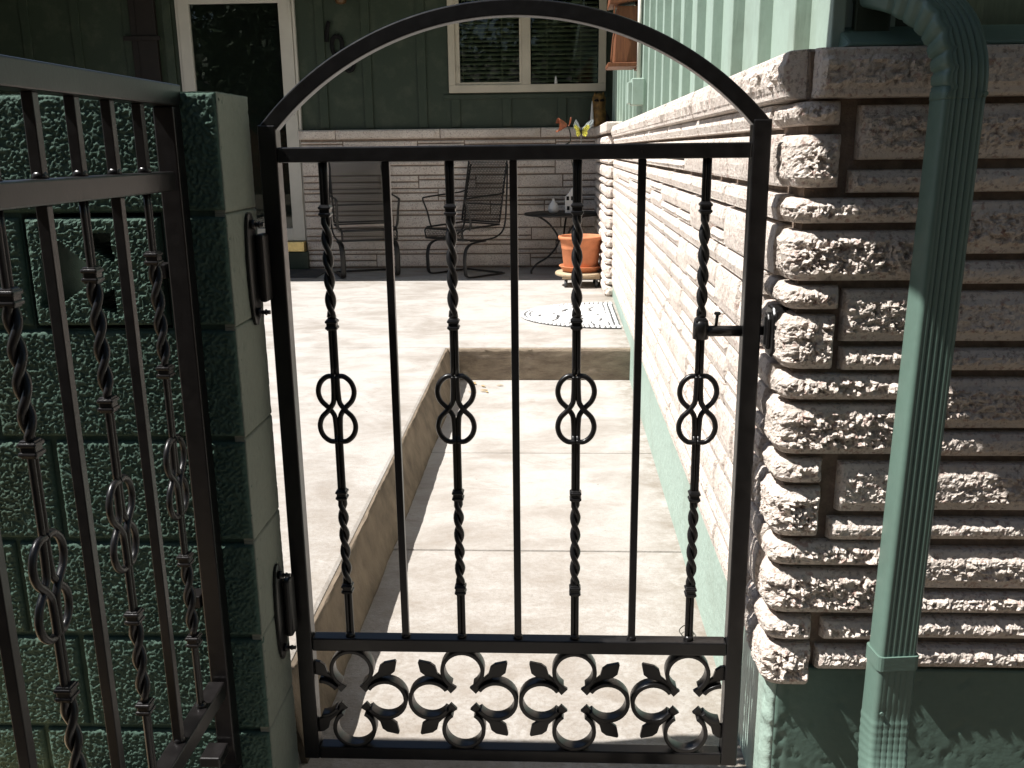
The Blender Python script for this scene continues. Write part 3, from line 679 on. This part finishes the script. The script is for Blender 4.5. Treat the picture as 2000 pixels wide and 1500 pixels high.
# ------------------------------------------------------------------ things on the porch
# lattice of expanded metal
def lattice(fn, wdt, hgt, sp=.021, th=.0036):
    m = MB(); slope = 1.7
    for s in (1, -1):
        k = -int(hgt/slope/sp)-1
        while k*sp < wdt+hgt/slope:
            x0 = k*sp
            pts = []
            for v in (0, hgt):
                pts.append((x0+v/slope if s > 0 else wdt-x0-v/slope, v))
            (xa, va), (xb, vb) = pts
            lo, hi = 0, wdt
            def at(x): return va+(vb-va)*(x-xa)/(xb-xa)
            if xa < lo: va2 = at(lo); xa2 = lo
            elif xa > hi: va2 = at(hi); xa2 = hi
            else: va2 = va; xa2 = xa
            if xb < lo: vb2 = at(lo); xb2 = lo
            elif xb > hi: vb2 = at(hi); xb2 = hi
            else: vb2 = vb; xb2 = xb
            if vb2-va2 > .005:
                m.add([fn(xa2-th,va2),fn(xa2+th,va2),fn(xb2+th,vb2),fn(xb2-th,vb2)], [(0,1,2,3)])
            k += 1
    return m
def make_chair(label):
    c = empty('patio_chair', (0,0,0), label, 'chair', 'black iron mesh patio chairs on the porch')
    I = M['chair']; W = .54; sh = .50; tilt = .20
    bk = lambda u, v: (u-W/2, .25+v*tilt/.62*1.0*.62+v*.0, sh+.02+v)
    bk = lambda u, v: (u-W/2, .25+v*.20, sh+.02+v)
    st = lambda u, v: (u-W/2, -.24+v, sh-.03+.03*math.sin(math.pi*v/.49)*-1)
    lattice(bk, W, .62).build('back_mesh', M['mesh'], c); lattice(st, W, .49).build('seat_mesh', M['mesh'], c)
    lip = lambda u, v: (u-W/2, -.25-.012*math.sin(v/.09*math.pi), sh-.035-v); lattice(lip, W, .09).build('seat_lip_mesh', M['mesh'], c)
    f = MB()
    loop = [bk(0,0),bk(0,.31),bk(0,.60),bk(.03,.635),bk(W-.03,.635),bk(W,.60),bk(W,.31),bk(W,0)]
    f.tube(loop, .0095, 8); f.tube([bk(0,.17),bk(W,.17)], .006, 6); f.tube([bk(0,0),bk(W,0)], .009, 8); f.tube([bk(0,.6),bk(W,.6)], .007, 6)
    f.build('back_frame', I, c)
    g = MB()
    g.tube([(-W/2,.25,sh),(-W/2,-.23,sh-.02),(-W/2,-.262,sh-.05),(-W/2,-.25,sh-.125),(-W/2,-.10,sh-.13)], .009, 8)
    g.tube([(W/2,.25,sh),(W/2,-.23,sh-.02),(W/2,-.262,sh-.05),(W/2,-.25,sh-.125),(W/2,-.10,sh-.13)], .009, 8)
    g.tube([(-W/2,-.25,sh-.03),(W/2,-.25,sh-.03)], .010, 8); g.tube([(-W/2,-.25,sh-.125),(W/2,-.25,sh-.125)], .009, 8); g.tube([(-W/2,.25,sh),(W/2,.25,sh)], .008, 8)
    g.build('seat_frame', I, c)
    for s in (-1, 1):
        x = s*(W/2+.035)
        MB().tube(spline([(s*(W/2),.31,sh+.32),(x,.25,sh+.30),(x,.0,sh+.285),(x,-.20,sh+.27),(x,-.245,sh+.25),(x-s*.005,-.20,sh+.14),(x-s*.01,-.17,sh+.02),(s*W/2,-.17,sh-.03)], 5), .009, 8, flat=(.008,.013)).build('arm', I, c)
        MB().tube(spline([(s*(W/2-.01),.385,sh+.58),(s*(W/2+.02),.335,sh+.25),(s*(W/2+.02),.30,sh-.02),(s*(W/2+.01),.20,sh-.115),(s*W/2,.02,sh-.14),(s*W/2,-.16,sh-.135)], 5), .009, 8).build('side_rail', I, c)
        MB().tube(spline([(s*W/2,.04,sh-.15),(s*W/2,-.12,sh-.16),(s*W/2,-.205,sh-.20),(s*W/2,-.235,sh-.28),(s*W/2,-.235,.12),(s*W/2,-.225,.035),(s*W/2,-.16,.013),(s*W/2,.0,.012),(s*W/2,.30,.012)], 5), .01, 8, flat=(.026,.007), up=(1,0,0)).build('leg', I, c)
    b = MB(); b.tube([(-W/2,.28,.016),(W/2,.28,.016)], .010, 8); b.tube([(-W/2,.02,sh-.15),(W/2,.02,sh-.15)], .008, 8); b.build('stretcher', I, c)
    return c
ch = make_chair('black mesh patio chair nearer the storm door, turned slightly to the right')
ch.matrix_basis = Matrix.Translation((-1.88, 7.40, PZ)) @ Matrix.Rotation(math.radians(21), 4, 'Z')
copy_thing(ch, Matrix.Translation((-.90, 7.40, PZ)) @ Matrix.Rotation(math.radians(-41), 4, 'Z'), 'black mesh patio chair facing left beside the round side table')
# side table
tb = empty('side_table', (.10, 7.5, PZ), 'low round black side table with curled legs behind the terracotta pot', 'table')
MB().lathe([(.36,.578),(.385,.582),(.390,.592),(.385,.602),(.02,.604)], (.10,7.5,PZ), 40).build('table_top', M['chair'], tb)
for k in range(3):
    a = math.radians(200+120*k); dx, dy = math.cos(a), math.sin(a)
    MB().tube(spline([(.10+dx*r, 7.5+dy*r, PZ+z) for r, z in ((.26,.575),(.15,.50),(.06,.38),(.06,.28),(.16,.17),(.27,.11),(.33,.05),(.335,.008))], 5), .010, 8).build('leg', M['chair'], tb)
MB().lathe([(.075,-.008),(.078,0),(.075,.008)], (.10,7.5,PZ+.33), 20).build('leg_ring', M['chair'], tb)
# little ceramic house and vase on it
TZ = PZ+.606
ho = empty('ceramic_house', (.19, 7.42, TZ), 'small white ceramic house ornament with black windows on the side table', 'ornament')
MB().prism([(-.072,0),(.072,0),(.072,.15),(0,.245),(-.072,.15)], lambda x, z, d: (.19+x, d, TZ+z), 7.36, 7.48).build('house_body', M['white'], ho, .004)
for dx, dz in ((-.045,.125),(0,.125),(.045,.125),(-.04,.03),(.012,.045)): box('painted_window', M['black'], ho, .19+dx-.013, .19+dx+.013, 7.357, 7.362, TZ+dz, TZ+dz+.038)
va = tag(MB().lathe([(.035,0),(.052,.02),(.055,.05),(.040,.085),(.016,.11),(.012,.135),(.017,.14)], (.005,7.44,TZ), 20).build('vase', M['white']), 'small pale round vase on the left of the side table', 'vase')
# pot on its caddy
px_, py_ = .255, 6.62
cad = empty('plant_caddy', (px_, py_, PZ), 'round wooden plant caddy on castors under the terracotta pot', 'plant stand')
MB().lathe([(.02,.098),(.225,.098),(.235,.105),(.235,.122),(.228,.13),(.02,.13)], (px_,py_,PZ), 40).build('board', M['wood'], cad)
for a in (0, 1): MB().box(px_-.17, px_+.17, py_-.15+.24*a, py_-.09+.24*a, PZ+.075, PZ+.0975).build('cleat', M['wood'], cad, .003)
for dx, dy in ((-.14,-.13),(.14,-.13),(-.13,.12),(.13,.12)):
    MB().tube([(px_+dx-.012,py_+dy,PZ+.032),(px_+dx+.012,py_+dy,PZ+.032)], .032, 14).build('castor', M['rubber'], cad)
sau = tag(MB().lathe([(.15,0),(.16,.002),(.192,.045),(.20,.05),(.198,.056),(.185,.054),(.165,.02),(.02,.018)], (px_,py_,PZ+.131), 36).build('saucer', M['terracotta']), 'terracotta saucer with a white salt rim on the plant caddy', 'saucer')
pot = empty('flower_pot', (px_, py_, PZ+.15), 'orange terracotta flower pot with banded sides on the wheeled caddy', 'flower pot')
MB().lathe([(.02,.0),(.152,.0),(.157,.02),(.176,.185),(.180,.19),(.178,.198),(.181,.205),(.179,.213),(.182,.22),(.190,.265),(.203,.27),(.207,.285),(.206,.30),(.196,.303),(.190,.295),(.182,.24),(.02,.235)], (px_,py_,PZ+.151), 40).build('pot_body', M['terracotta'], pot)
MB().lathe([(.1535,.004),(.1575,.008),(.159,.022),(.156,.03)], (px_,py_,PZ+.151), 40).build('salt_ring', M['saltwhite'], pot)
MB().lathe([(.179,.243),(.02,.256)], (px_,py_,PZ+.151), 24).build('potting_soil', M['soil'], pot)
# calla flower stake and butterfly stake
fl = empty('flower_stake', (px_-.05, py_, .63), 'orange metal calla flower on a bent wire stem standing in the pot', 'garden ornament')
FX, FZ = .095, 1.655
MB().tube(spline([(px_-.04,py_,.62),(.215,py_,.95),(.20,py_,1.15),(.175,py_,1.30),(.14,py_,1.43),(.105,py_-.02,1.47),(.15,py_-.01,1.50),(.155,py_,1.56),(.135,py_,1.63),(.11,py_,1.645)], 6), .006, 6).build('stem', M['stem'], fl)
pet = []
for i in range(9):
    u = i/8; r0 = .010+.055*u**.8; ring = []
    for k in range(18):
        t = -2.5+5.0*k/17; ring.append((FX+.03-u*.085+.02*math.cos(t)*u, py_-.03*u-r0*math.cos(t)*.8, FZ-.012+r0*math.sin(t)*.9+.02*u*math.cos(t)))
    pet.append(ring)
V = [p for r in pet for p in r]; F = [(i*18+k, i*18+k+1, (i+1)*18+k+1, (i+1)*18+k) for i in range(8) for k in range(17)]
pm = MB(); pm.add(V, F, True); po = pm.build('petal', M['orange'], fl); sd = po.modifiers.new('thick', 'SOLIDIFY'); sd.thickness = .003
MB().tube([(FX+.02,py_-.01,FZ),(FX-.03,py_-.05,FZ+.012)], [.008,.004], 8).build('spadix', M['owl'], fl)
MB().tube(spline([(.135,py_,1.63),(.15,py_+.01,1.66),(.16,py_,1.71)], 4), [.004]*4+[.008]*4+[.003], 6).build('bud', M['orange'], fl)
bf = empty('butterfly_stake', (.245, 6.5, .63), 'yellow and clear winged butterfly ornament on a thin stake above the pot', 'garden ornament')
BXc, BZc = .246, 1.585
MB().tube([(px_+.01,py_-.01,.62),(BXc,6.5,BZc-.03)], .003, 6).build('stake', M['stem'], bf)
MB().tube([(BXc,6.49,BZc-.04),(BXc,6.49,BZc),(BXc+.002,6.49,BZc+.025)], [.004,.007,.005], 8).build('body', M['black'], bf)
for s in (-1, 1):
    wing = [(0,.0),(s*.012,.03),(s*.04,.065),(s*.085,.10),(s*.108,.095),(s*.100,.06),(s*.075,.022),(s*.045,.0)] if s > 0 else [(0,.0),(-.010,.03),(-.022,.07),(-.045,.105),(-.058,.085),(-.07,.05),(-.06,.015),(-.035,.0)]
    MB().prism(wing, lambda x, z, d: (BXc+x, d-.25*abs(x), BZc+z), 6.495, 6.498).build('upper_wing', M['clear'], bf)
    inner = [(s*.004,.004),(s*.02,.03),(s*.05,.055),(s*.072,.05),(s*.07,.025),(s*.05,.004),(s*.055,-.025),(s*.035,-.045),(s*.012,-.03)]
    MB().prism(inner, lambda x, z, d: (BXc+x*(1 if s > 0 else .85), d-.25*abs(x), BZc+z), 6.488, 6.4935).build('yellow_wing', M['yellow'], bf)
    e = MB()
    for p in inner[1:8]: e.tube([(BXc,6.484,BZc), (BXc+p[0]*(1 if s > 0 else .85), 6.4865-.25*abs(p[0]), BZc+p[1])], .0012, 4)
    for p in wing[2:7]: e.tube([(BXc+p[0]*.6,6.489-.15*abs(p[0]),BZc+p[1]*.6+.004), (BXc+p[0], 6.493-.25*abs(p[0]), BZc+p[1])], .0014, 4)
    e.build('wing_vein', M['black'], bf)
    MB().tube([(BXc,6.49,BZc+.02),(BXc+s*.012,6.48,BZc+.075)], .0012, 4).build('antenna', M['black'], bf)
# door mats
def clip(poly, n, d):
    out = []
    for i in range(len(poly)):
        A, Bq = poly[i], poly[(i+1) % len(poly)]; a = A[0]*n[0]+A[1]*n[1]-d; b = Bq[0]*n[0]+Bq[1]*n[1]-d
        if a <= 0: out.append(A)
        if (a <= 0) != (b <= 0): t = a/(a-b); out.append((A[0]+(Bq[0]-A[0])*t, A[1]+(Bq[1]-A[1])*t))
    return out
mcx, mcy, ma, mb_ = .475, 5.02, .715, .555
half = lambda k, n=40: [(mcx-ma*k*math.cos(-math.pi/2+math.pi*i/n)-(.0 if k == 1 else (1-k)*.35), mcy+mb_*k*math.sin(-math.pi/2+math.pi*i/n)) for i in range(n+1)]
fl3 = lambda x, y, d: (x, y, d)
mat = empty('door_mat', (mcx-.3, mcy, PZ), 'half round grey door mat with a stone pattern lying against the wall on the patio', 'door mat')
MB().prism(half(1)[::-1], fl3, PZ+.001, PZ+.009).build('mat_base', M['matbase'], mat)
random.seed(4); inner = half(.80); seeds = []
while len(seeds) < 24:
    p = (random.uniform(mcx-ma*.8-.1, mcx-.05), random.uniform(mcy-mb_*.8, mcy+mb_*.8))
    if ((p[0]-mcx+.07)/(ma*.8))**2+((p[1]-mcy)/(mb_*.8))**2 < 1 and all((p[0]-q[0])**2+(p[1]-q[1])**2 > .0095 for q in seeds): seeds.append(p)
def tile(poly, z1, name='mat_stone'):
    if len(poly) < 3: return
    c0 = (sum(p[0] for p in poly)/len(poly), sum(p[1] for p in poly)/len(poly))
    f = lambda k: [(c0[0]+(p[0]-c0[0])*k, c0[1]+(p[1]-c0[1])*k) for p in poly]
    a, b = f(.86), f(.80); ar_ = sum(a[i][0]*a[(i+1)%len(a)][1]-a[(i+1)%len(a)][0]*a[i][1] for i in range(len(a)))
    if ar_ < 0: a, b = a[::-1], b[::-1]
    MB().hexa([(x,y,PZ+.008) for x,y in a], [(x,y,z1) for x,y in b]).build(name, M['mattile'], mat)
for i, p in enumerate(seeds):
    poly = inner
    for j, q in enumerate(seeds):
        if i == j: continue
        n = (q[0]-p[0], q[1]-p[1]); d = ((q[0]**2+q[1]**2)-(p[0]**2+p[1]**2))/2; poly = clip(poly, n, d)
        if len(poly) < 3: break
    tile(poly, PZ+.0155)
peb = MB(); random.seed(8)
def pebble(x, y, r):
    pts = [(x+r*random.uniform(.75,1.1)*math.cos(t*math.pi/3), y+r*random.uniform(.75,1.1)*math.sin(t*math.pi/3)) for t in range(6)]
    peb.hexa([(a,b,PZ+.008) for a,b in pts], [(x+(a-x)*.8,y+(b-y)*.8,PZ+.014) for a,b in pts])
for kk, nn in ((.97, 58), (.915, 54), (.865, 50)):
    h = half(1, nn)
    for q in h: pebble(mcx-.012-(mcx-q[0])*kk, mcy+(q[1]-mcy)*kk, .017)
for i in range(34):
    for dx in (.02, .058, .096): pebble(mcx-dx, mcy-mb_*.84+mb_*1.68*i/33, .016)
peb.build('pebble_border', M['mattile'], mat, kind='stuff')
tag(box('black_mat', M['matbase'], None, -3.75, -2.35, 7.22, 7.80, PZ+.001, PZ+.016, .005), 'plain dark mat on the porch floor below the storm door', 'door mat')
# house number, lantern, things on and above the coping
def glyph(name, strokes, x0, z0, h, label, th=.016):
    root = MB()
    for st_ in strokes:
        pts = spline([(x0+u*h, YB-.012, z0+v*h) for u, v in st_], 5); root.tube(pts, th, 8, flat=(.006,th), up=(0,1,0))
    tag(root.build(name, M['black']), label, 'house number', 'house numbers stepping down beside the door')
glyph('house_number', [[(.34,1),(.26,.8),(.20,.5),(.17,.2),(.16,.02)]], -2.33, 2.515, .20, 'black numeral one, highest of the house numbers on the porch siding', .021)
glyph('house_number', [[(.28,1),(.08,.85),(0,.5),(.08,.12),(.28,0),(.48,.12),(.56,.5),(.48,.85),(.28,1)]], -2.245, 2.39, .19, 'black numeral zero below and right of the one', .022)
glyph('house_number', [[(.5,.72),(.40,.95),(.2,.95),(.05,.72),(.15,.5),(.35,.48),(.52,.62),(.54,.38),(.45,.1),(.26,0),(.08,.08)]], -2.13, 2.235, .19, 'black numeral nine, lowest of the house numbers, half behind the gate arch', .020)
ln = empty('porch_lantern', (-2.11, YB-.1, 2.86), 'brown porch wall lantern whose bottom peeks below the top edge above the numbers', 'lantern')
MB().lathe([(.030,0),(.050,.008),(.055,.02),(.095,.12),(.10,.14),(.03,.25),(.01,.30)], (-2.11,YB-.11,2.862), 6).build('lantern_cage', M['bronze'], ln)
MB().lathe([(.04,.02),(.082,.12),(.07,.14)], (-2.11,YB-.11,2.8635), 6).build('lantern_glass', M['bulb'], ln)
box('lantern_bracket', M['darkwood'], ln, -2.13, -2.09, YB-.06, YB-.006, 2.95, 3.05, .004)
dp = empty('wall_plaque', (-4.14, YB-.05, 2.1), 'tall dark wooden plaque with a short crossbar on the siding left of the storm door', 'wall decoration')
box('plaque_board', M['darkwood'], dp, -4.23, -4.03, YB-.06, YB-.006, 1.9, 3.15, .006)
box('side_board', M['darkwood'], dp, -4.30, -4.232, YB-.05, YB-.006, 1.9, 3.15, .006)
box('crossbar', M['darkwood'], dp, -4.37, -3.99, YB-.08, YB-.061, 2.555, 2.60, .004)
ow = empty('carved_owl', (.46, 7.72, 1.65), 'brown and ochre carved owl figure on the stone coping in the porch corner', 'figurine')
MB().lathe([(.07,0),(.085,.05),(.082,.12),(.062,.18),(.07,.22),(.065,.28),(.03,.315),(.005,.32)], (.455,7.70,1.652), 14).build('owl_body', M['owl'], ow)
for s in (-1, 1):
    MB().lathe([(.022,-.01),(.024,0),(.012,.012)], (.455+s*.028,7.63,1.652+.245), 10).build('owl_eye', M['black'], ow)
    MB().tube([(.455+s*.06,7.68,1.80),(.455+s*.085,7.67,1.72),(.455+s*.07,7.67,1.66)], [.012,.026,.008], 8).build('owl_wing', M['darkwood'], ow)
    MB().lathe([(.018,0),(.003,.04)], (.455+s*.04,7.69,1.652+.29), 6).build('owl_ear', M['owl'], ow)
tag(MB().lathe([(.020,0),(.016,.10),(.009,.20),(.003,.24)], (.385,7.62,1.652), 12).build('candle', M['white']), 'slender white taper candle standing left of the carved owl', 'candle')
tag(MB().lathe([(.016,0),(.015,.03),(.009,.065),(.002,.082)], (.03,YB-.02,WB+.076), 12).build('sill_figurine', M['white']), 'tiny white cone figurine on the window ledge', 'figurine')
# birdhouse
bh = empty('birdhouse', (.46, 4.42, 1.93), 'orange cedar hanging birdhouse fixed to the green siding over the coping', 'birdhouse')
W_ = M['redwood']; y0, y1 = 4.28, 4.52; xw = XS+FS*4.4-.025
box('back_board', W_, bh, xw-.02, xw-.001, y0, y1, 1.93, 2.62, .003)
MB().hexa([(xw-.165,y0+.01,1.965),(xw-.021,y0+.01,1.965),(xw-.021,y1-.01,1.965),(xw-.165,y1-.01,1.965)], [(xw-.145,y0+.02,2.30),(xw-.021,y0+.02,2.30),(xw-.021,y1-.02,2.30),(xw-.145,y1-.02,2.30)]).build('nest_box', W_, bh, .004)
box('base_shelf', W_, bh, xw-.205, xw-.021, y0-.02, y1+.02, 1.938, 1.9635, .004)
MB().hexa([(xw-.20,y0-.02,2.305),(xw-.021,y0-.02,2.33),(xw-.021,y1+.02,2.33),(xw-.20,y1+.02,2.305)], [(xw-.185,y0-.02,2.44),(xw-.021,y0-.02,2.66),(xw-.021,y1+.02,2.66),(xw-.185,y1+.02,2.44)]).build('roof_block', W_, bh, .004)
MB().tube([(xw-.168,y0+.12,2.16),(xw-.152,y0+.12,2.16)], .022, 12).build('entry_hole', M['black'], bh)
MB().tube(spline([(xw-.185,y0-.015,1.965),(xw-.175,y0-.012,2.10),(xw-.165,y0-.010,2.16),(xw-.17,y0-.012,2.30)], 4), .006, 6).build('perch_wire', W_, bh)
eb = empty('utility_box', (.56, 4.0, 1.72), 'small green painted electrical box with conduit on the batten siding', 'electrical box')
xw = XS+FS*4.0-.024
box('box_body', M['siding'], eb, xw-.075, xw-.001, 3.93, 4.07, 1.69, 1.845, .006)
box('cover', M['siding'], eb, xw-.098, xw-.0755, 3.95, 4.05, 1.70, 1.825, .004)
MB().tube([(xw-.03,4.02,1.846),(xw-.03,4.02,2.4)], .012, 10).build('conduit', M['trim'], eb)
tag(MB().tube(spline([(.40,.62,.004),(.425,.66,.012),(.41,.70,.02),(.385,.68,.012),(.40,.645,.006),(.43,.63,.004)], 5), .0016, 5).build('dry_twig', M['stem']), 'thin curled dry twig lying on the walk by the mint green foundation', 'twig')
# leaf litter in the corner of the step
random.seed(21)
for i in range(9):
    x, y = random.uniform(-.55,-.30), random.uniform(3.55,3.84); a = random.uniform(0, 6.28); L = random.uniform(.018,.03)
    pts = [(L*u, L*v*.5) for u, v in ((-1,0),(-.4,.6),(.4,.7),(1,0),(.4,-.6),(-.4,-.7))]
    f = lambda u, v, d: (x+u*math.cos(a)-v*math.sin(a), y+u*math.sin(a)+v*math.cos(a), .003+d+.35*abs(v)+.12*abs(u))
    tag(MB().prism(pts, f, 0, .0015).build('dry_leaf', M['leaf']), 'small curled dry leaf fallen on the walk at the foot of the concrete step', 'leaf', 'dry leaves at the foot of the step')
# ------------------------------------------------------------------ far side of the yard: mirrored in the panes, with trees to cut sky light
nh = empty('brick_house', (2, -17, 0), 'low orange brick house across the yard, mirrored in the porch window', 'house')
box('wall', M['ob'], nh, -14, 16, -20, -17, -.06, 3.4, .01)
MB().hexa([(-15,-21,3.41),(17,-21,3.41),(17,-16.3,3.41),(-15,-16.3,3.41)], [(-13,-19.2,5.0),(15,-19.2,5.0),(15,-18.4,5.0),(-13,-18.4,5.0)]).build('roof', M['roofm'], nh)
box('chimney', M['ob'], nh, 3.0, 4.2, -18.6, -17.8, 3.6, 6.0, .01)
for x in (-8, -2, 6, 11): box('window', M['dark'], nh, x, x+1.4, -17.0, -16.97, 1.0, 2.3)
def tree(x, y, h, r, n, seed, label, big=1.):
    t = empty('shade_tree', (x, y, -.06), label, 'tree', 'trees behind the viewer'); rs = np.random.RandomState(seed)
    m = MB(); m.tube(spline([(x,y,-.1),(x+.1,y,h*.2),(x-.1,y+.1,h*.4),(x,y,h*.75)], 6), [.26-.2*i/18 for i in range(19)], 10)
    C = []
    for k in range(11):
        a = k*2.4+seed; z = h*(.3+.05*k); e = (x+math.cos(a)*r*(.9-.04*k), y+math.sin(a)*r*(.9-.04*k), z+h*.16)
        m.tube(spline([(x,y,z-.3),(x+(e[0]-x)*.5,y+(e[1]-y)*.5,z+h*.1),e], 5), [.10-.085*i/10 for i in range(11)], 6); C.append(e); C.append(((x+e[0])/2,(y+e[1])/2,z+h*.14))
    m.build('trunk', M['bark'], t)
    C = np.array(C+[(x,y,h*.85)]); c = C[rs.randint(0, len(C), n)]+rs.normal(0, r*.2, (n, 3))*[1,1,.75]
    d = rs.normal(0, 1, (n, 3)); d /= np.linalg.norm(d, axis=1, keepdims=True); e = np.cross(d, rs.normal(0, 1, (n, 3))); e /= np.linalg.norm(e, axis=1, keepdims=True)
    L = rs.uniform(.07, .14, (n, 1))*big; V = np.stack([c-d*L, c+e*L*.45, c+d*L, c-e*L*.45], 1).reshape(-1, 3)
    F = np.arange(n*4).reshape(-1, 4)
    mesh_obj('crown', V.tolist(), F.tolist(), [False]*n, M['green'], t)
tree(1.6, -8.5, 7.5, 4.2, 7000, 1, 'broad leafy shade tree in front of the brick house, mirrored in the window', 1.7)
tree(-5.2, -4.3, 9.5, 2.6, 14000, 5, 'tall leafy shade tree nearest the railing, shading the front of the gate')
tree(-6.5, -9.0, 7.0, 4.0, 20000, 2, 'leafy shade tree farther left of the brick house, facing the block wall', 1.5)
tree(8.5, -7.5, 7.5, 4.2, 14000, 3, 'leafy tree added out of view at the right of the yard to block sky light')  # unseen tree added to hold back sky light from the right
